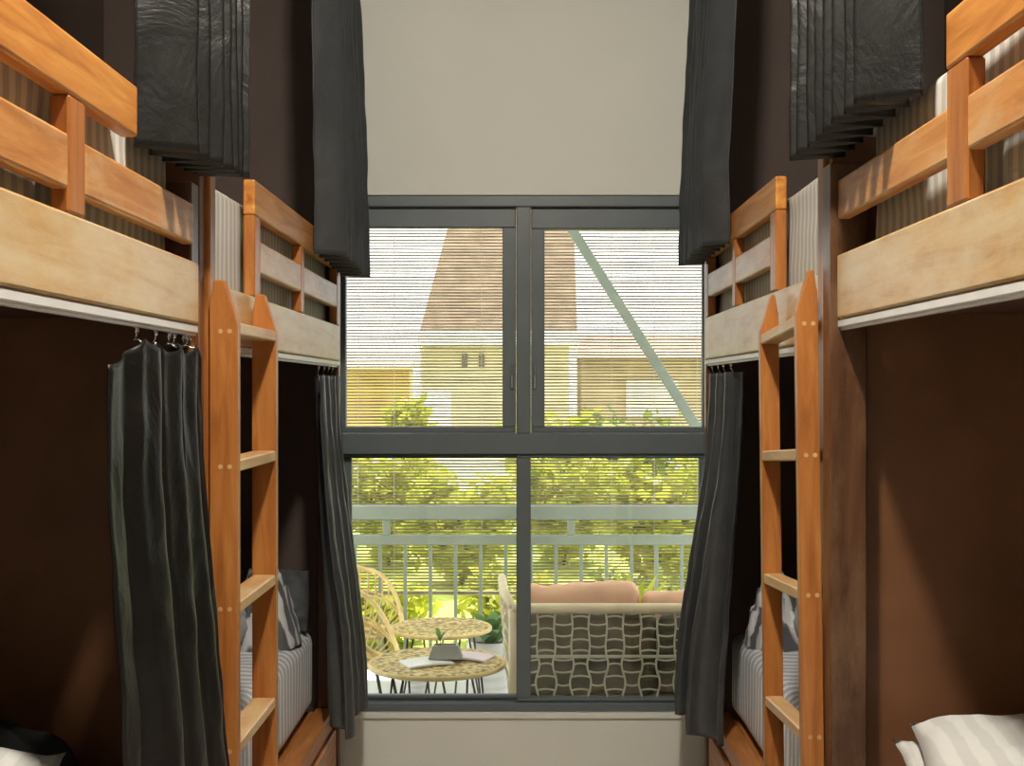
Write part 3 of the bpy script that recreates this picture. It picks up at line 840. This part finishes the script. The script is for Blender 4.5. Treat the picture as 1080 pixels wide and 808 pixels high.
tag(cush('back_cushion', xm-.035, SX1-.03, SY+.03, SY+.125, .315, .655, M['cushion_back'], 9), 'brown back cushion behind the rope lattice, on the side of the curtain', 'cushion', 'sofa back cushions')
tag(cush('throw_cushion', SX0+.05, xm-.10, SY+.13, SY+.23, .315, .765, M['cushion'], 15), 'puffy orange cushion rising highest above the sofa back', 'cushion', 'orange sofa cushions')
tag(cush('throw_cushion', xm-.095, SX1-.05, SY+.13, SY+.23, .315, .735, M['cushion'], 19), 'flatter orange cushion just showing above the sofa back by the curtain', 'cushion', 'orange sofa cushions')

# ------------------------------------------------------------------ garden and houses beyond
def leaves_mesh(mb, c, rx, ry, rz, n, size, rnd):
    for _ in range(n):
        while True:
            p = Vector((rnd.uniform(-1, 1), rnd.uniform(-1, 1), rnd.uniform(-1, 1)))
            if .25 < p.length < 1: break
        p = p*(.75+.25*rnd.random())
        q = Vector((c[0]+p.x*rx, c[1]+p.y*ry, c[2]+p.z*rz))
        a = Vector((rnd.gauss(0, 1), rnd.gauss(0, 1), rnd.gauss(0, .7))).normalized()
        b = a.cross(Vector((rnd.gauss(0, 1), rnd.gauss(0, 1), rnd.gauss(0, 1)))).normalized()
        s = size*(.6+.8*rnd.random())
        vs = [mb.bm.verts.new(q+a*s), mb.bm.verts.new(q+b*s*.45), mb.bm.verts.new(q-a*s), mb.bm.verts.new(q-b*s*.45)]
        mb.bm.faces.new(vs)
def shrub(name, c, rx, ry, h, n, size, mat, label, cat, group, seed, trunk=.0):
    rnd = random.Random(seed)
    root = empty(name, c, label, cat, group)
    st = MB()
    for k in range(5):
        a = k*1.26; st.tube([(0, 0, 0), (math.cos(a)*rx*.15, math.sin(a)*ry*.15, trunk+(h-trunk)*.3), (math.cos(a)*rx*.5, math.sin(a)*ry*.5, trunk+(h-trunk)*.7)], [.012, .009, .005], 6)
    st.build('stem', M['bark'], root, smooth=True)
    f = MB(); blobs = 7
    for k in range(blobs):
        a = k*2.4; r = .55 if k else 0
        zc = trunk+(h-trunk)*(.46+.16*math.sin(k*1.7))
        leaves_mesh(f, (math.cos(a)*rx*r, math.sin(a)*ry*r, zc), rx*.55, ry*.55, (h-trunk)*.42, n//blobs, size, rnd)
    f.build('foliage', mat, root, recalc=False)
    return root
# shrubs just outside the railing, then bushes and trees further off
nears = [(-1.7, 8.1, .38, .45, 'leaf_y'), (-.88, 7.95, .36, .40, 'leaf_y'), (-.08, 8.05, .36, .44, 'leaf_y'), (.72, 8.0, .36, .44, 'leaf_g'), (1.55, 8.2, .38, .5, 'leaf_g')]
for i, (x, y, r, h, m) in enumerate(nears):
    shrub('low_shrub', (x, y, -.06), r, r*.8, h+.06, 900, .05, M[m],
          ('bright yellow green low shrub outside the railing, ' if m == 'leaf_y' else 'mid green low shrub outside the railing behind the sofa, ') +
          ('behind the tub chairs', 'behind the far round table', 'behind the potted plant', 'nearer the middle of the window', 'by the curtain')[i], 'shrub', 'low shrubs', 50+i)
mids = [(-2.2, 10.4, .52, 1.10, 'leaf_g'), (-1.25, 11.6, .56, 1.16, 'leaf_y'), (-.50, 10.4, .50, .98, 'leaf_y'), (.40, 11.6, .56, 1.08, 'leaf_y'), (1.15, 10.4, .52, 1.12, 'leaf_y'), (2.05, 11.6, .56, 1.2, 'leaf_y')]
wh = ['furthest towards the tub chairs', 'behind the railing above the tub chair', 'just beside the lower mullion', 'right of the lower mullion', 'behind the sofa', 'by the lower right curtain']
for i, (x, y, r, h, m) in enumerate(mids):
    shrub('garden_bush', (x, y, -.06), r, r*.8, h+.06, 1500, .075, M[m],
          ('yellow green' if m == 'leaf_y' else 'mid green')+' garden bush seen through the blind, '+wh[i], 'bush', 'garden bushes', 80+i)

# houses
def gx(px, y): return (px-CX)*y/F
def gz(py, y): return EYE-(py-CY)*y/F
HY = 17.0
hs = empty('house', (gx(528, HY), HY, 0), 'ochre house with a steep brown shingle roof behind the middle of the window', 'house', 'houses beyond the garden')
HO = tuple(hs.location)
mb = MB().box(gx(440, HY), gx(608, HY), HY, HY+5, -.06, gz(366, HY), .02); mb.build('wall', M['hwall'], hs, HO)
mb = MB()
zb_, zt_ = gz(350, HY), gz(150, HY)
L0, R0 = gx(446, HY), gx(607, HY); L1 = gx(488, HY)
A = [mb.bm.verts.new(p) for p in ((L0, HY-.5, zb_), (R0, HY-.5, zb_), (R0, HY+5.5, zb_), (L0, HY+5.5, zb_))]
B = [mb.bm.verts.new(p) for p in ((L1, HY+1.2, zt_), (R0, HY+1.2, zt_), (R0, HY+3.6, zt_), (L1, HY+3.6, zt_))]
mb.bm.faces.new(A); mb.bm.faces.new(B)
for i in range(4): mb.bm.faces.new((A[i], A[(i+1) % 4], B[(i+1) % 4], B[i]))
mb.build('roof', M['roof'], hs, HO)
MB().box(gx(444, HY), gx(610, HY), HY-.5, HY+5.5, gz(366, HY), gz(350.5, HY), .02).build('fascia', M['hwhite'], hs, HO)
for px in (440, 604): MB().box(gx(px-4, HY-.3), gx(px+4, HY-.3), HY-.4, HY-.2, -.06, gz(366, HY), .01).build('column', M['hwhite'], hs, HO)
for px in (490, 508): MB().box(gx(px-3, HY), gx(px+3, HY), HY-.03, HY+.02, gz(387, HY), gz(373, HY), .005).build('window', M['hwin'], hs, HO)
MB().box(gx(447, HY), gx(476, HY), HY-.03, HY+.02, -.05, gz(412, HY), .005).build('door', M['hwhite'], hs, HO)

H2 = 21.0
h2 = empty('house', (gx(680, H2), H2, 0), 'pinkish house with a low brown roof behind the diagonal brace', 'house', 'houses beyond the garden')
HO = tuple(h2.location)
MB().box(gx(612, H2), gx(800, H2), H2, H2+5, -.06, gz(378, H2), .02).build('wall', M['hwall2'], h2, HO)
MB().prism([(H2-.6, gz(379, H2)), (H2+5.6, gz(379, H2)), (H2+2.5, gz(346, H2))], gx(606, H2), gx(806, H2), 'X').build('roof', M['roof'], h2, HO)
MB().box(gx(660, H2), gx(715, H2), H2-.04, H2+.02, gz(440, H2), gz(400, H2), .01).build('panel', M['hwhite'], h2, HO)
H3 = 24.0
h3 = empty('house', (gx(390, H3), H3, 0), 'orange house with a pale roof behind the left-hand panes', 'house', 'houses beyond the garden')
HO = tuple(h3.location)
MB().box(gx(250, H3), gx(432, H3), H3, H3+5, -.06, gz(388, H3), .02).build('wall', M['hwall3'], h3, HO)
MB().prism([(H3-.6, gz(389, H3)), (H3+5.6, gz(389, H3)), (H3+2.5, gz(364, H3))], gx(246, H3), gx(434, H3), 'X').build('roof', M['hwall2'], h3, HO)
# two bushes in front of the houses, one white garden wall
shrub('tree', (gx(431, 14), 14, -.06), .30, .3, 1.62, 900, .08, M['leaf_y'], 'yellow green small tree before the orange house, left of the white column', 'tree', 'garden trees', 120, .6)
shrub('tree', (gx(590, 13.5), 13.5, -.06), .7, .5, 1.5, 900, .08, M['leaf_y'], 'yellow green small tree low between the two upper panes', 'tree', 'garden trees', 121, .4)
shrub('tree', (gx(660, 14.5), 14.5, -.06), .9, .6, 1.45, 1000, .08, M['leaf_g'], 'green small tree at the foot of the pinkish house', 'tree', 'garden trees', 122, .4)
tag(MB().box(-9, 9, 15.4, 15.55, -.06, .95, .01).box(-9, 9, 15.36, 15.59, .95, 1.0, .01).build('garden_wall', M['hwhite'], None, (0, 15.5, 0)), kind='structure')

# ------------------------------------------------------------------ sky, sun, camera
w = bpy.data.worlds.new('sky'); SC.world = w; w.use_nodes = True
bg = w.node_tree.nodes['Background']
bg.inputs['Color'].default_value = (.94, .97, 1.0, 1); bg.inputs['Strength'].default_value = SKY
sl = bpy.data.lights.new('sun', 'SUN'); sl.energy = SUN; sl.angle = math.radians(1.5); sl.color = (1, .95, .84)
so = bpy.data.objects.new('sun', sl); COL.objects.link(so)
dirv = Vector((-.30, -.50, -.80))
so.rotation_euler = dirv.to_track_quat('-Z', 'Y').to_euler(); so.location = (8, 12, 12)

cam = bpy.data.cameras.new('camera'); co = bpy.data.objects.new('camera', cam); COL.objects.link(co)
co.location = (0, 0, EYE); co.rotation_euler = (PI/2, 0, 0)
cam.sensor_width = 36; cam.lens = 36*F/1080
cam.shift_x = -(CX-540)/1080; cam.shift_y = (CY-404)/1080
cam.clip_start = .05; cam.clip_end = 300
SC.camera = co

vs_ = SC.view_settings
vs_.view_transform = 'Standard'; vs_.look = 'None'; vs_.gamma = 1.0; vs_.use_curve_mapping = False
vs_.exposure = 1.15
SC.cycles.use_denoising = True
SC.cycles.max_bounces = 8; SC.cycles.transparent_max_bounces = 16
SC.cycles.sample_clamp_indirect = 6
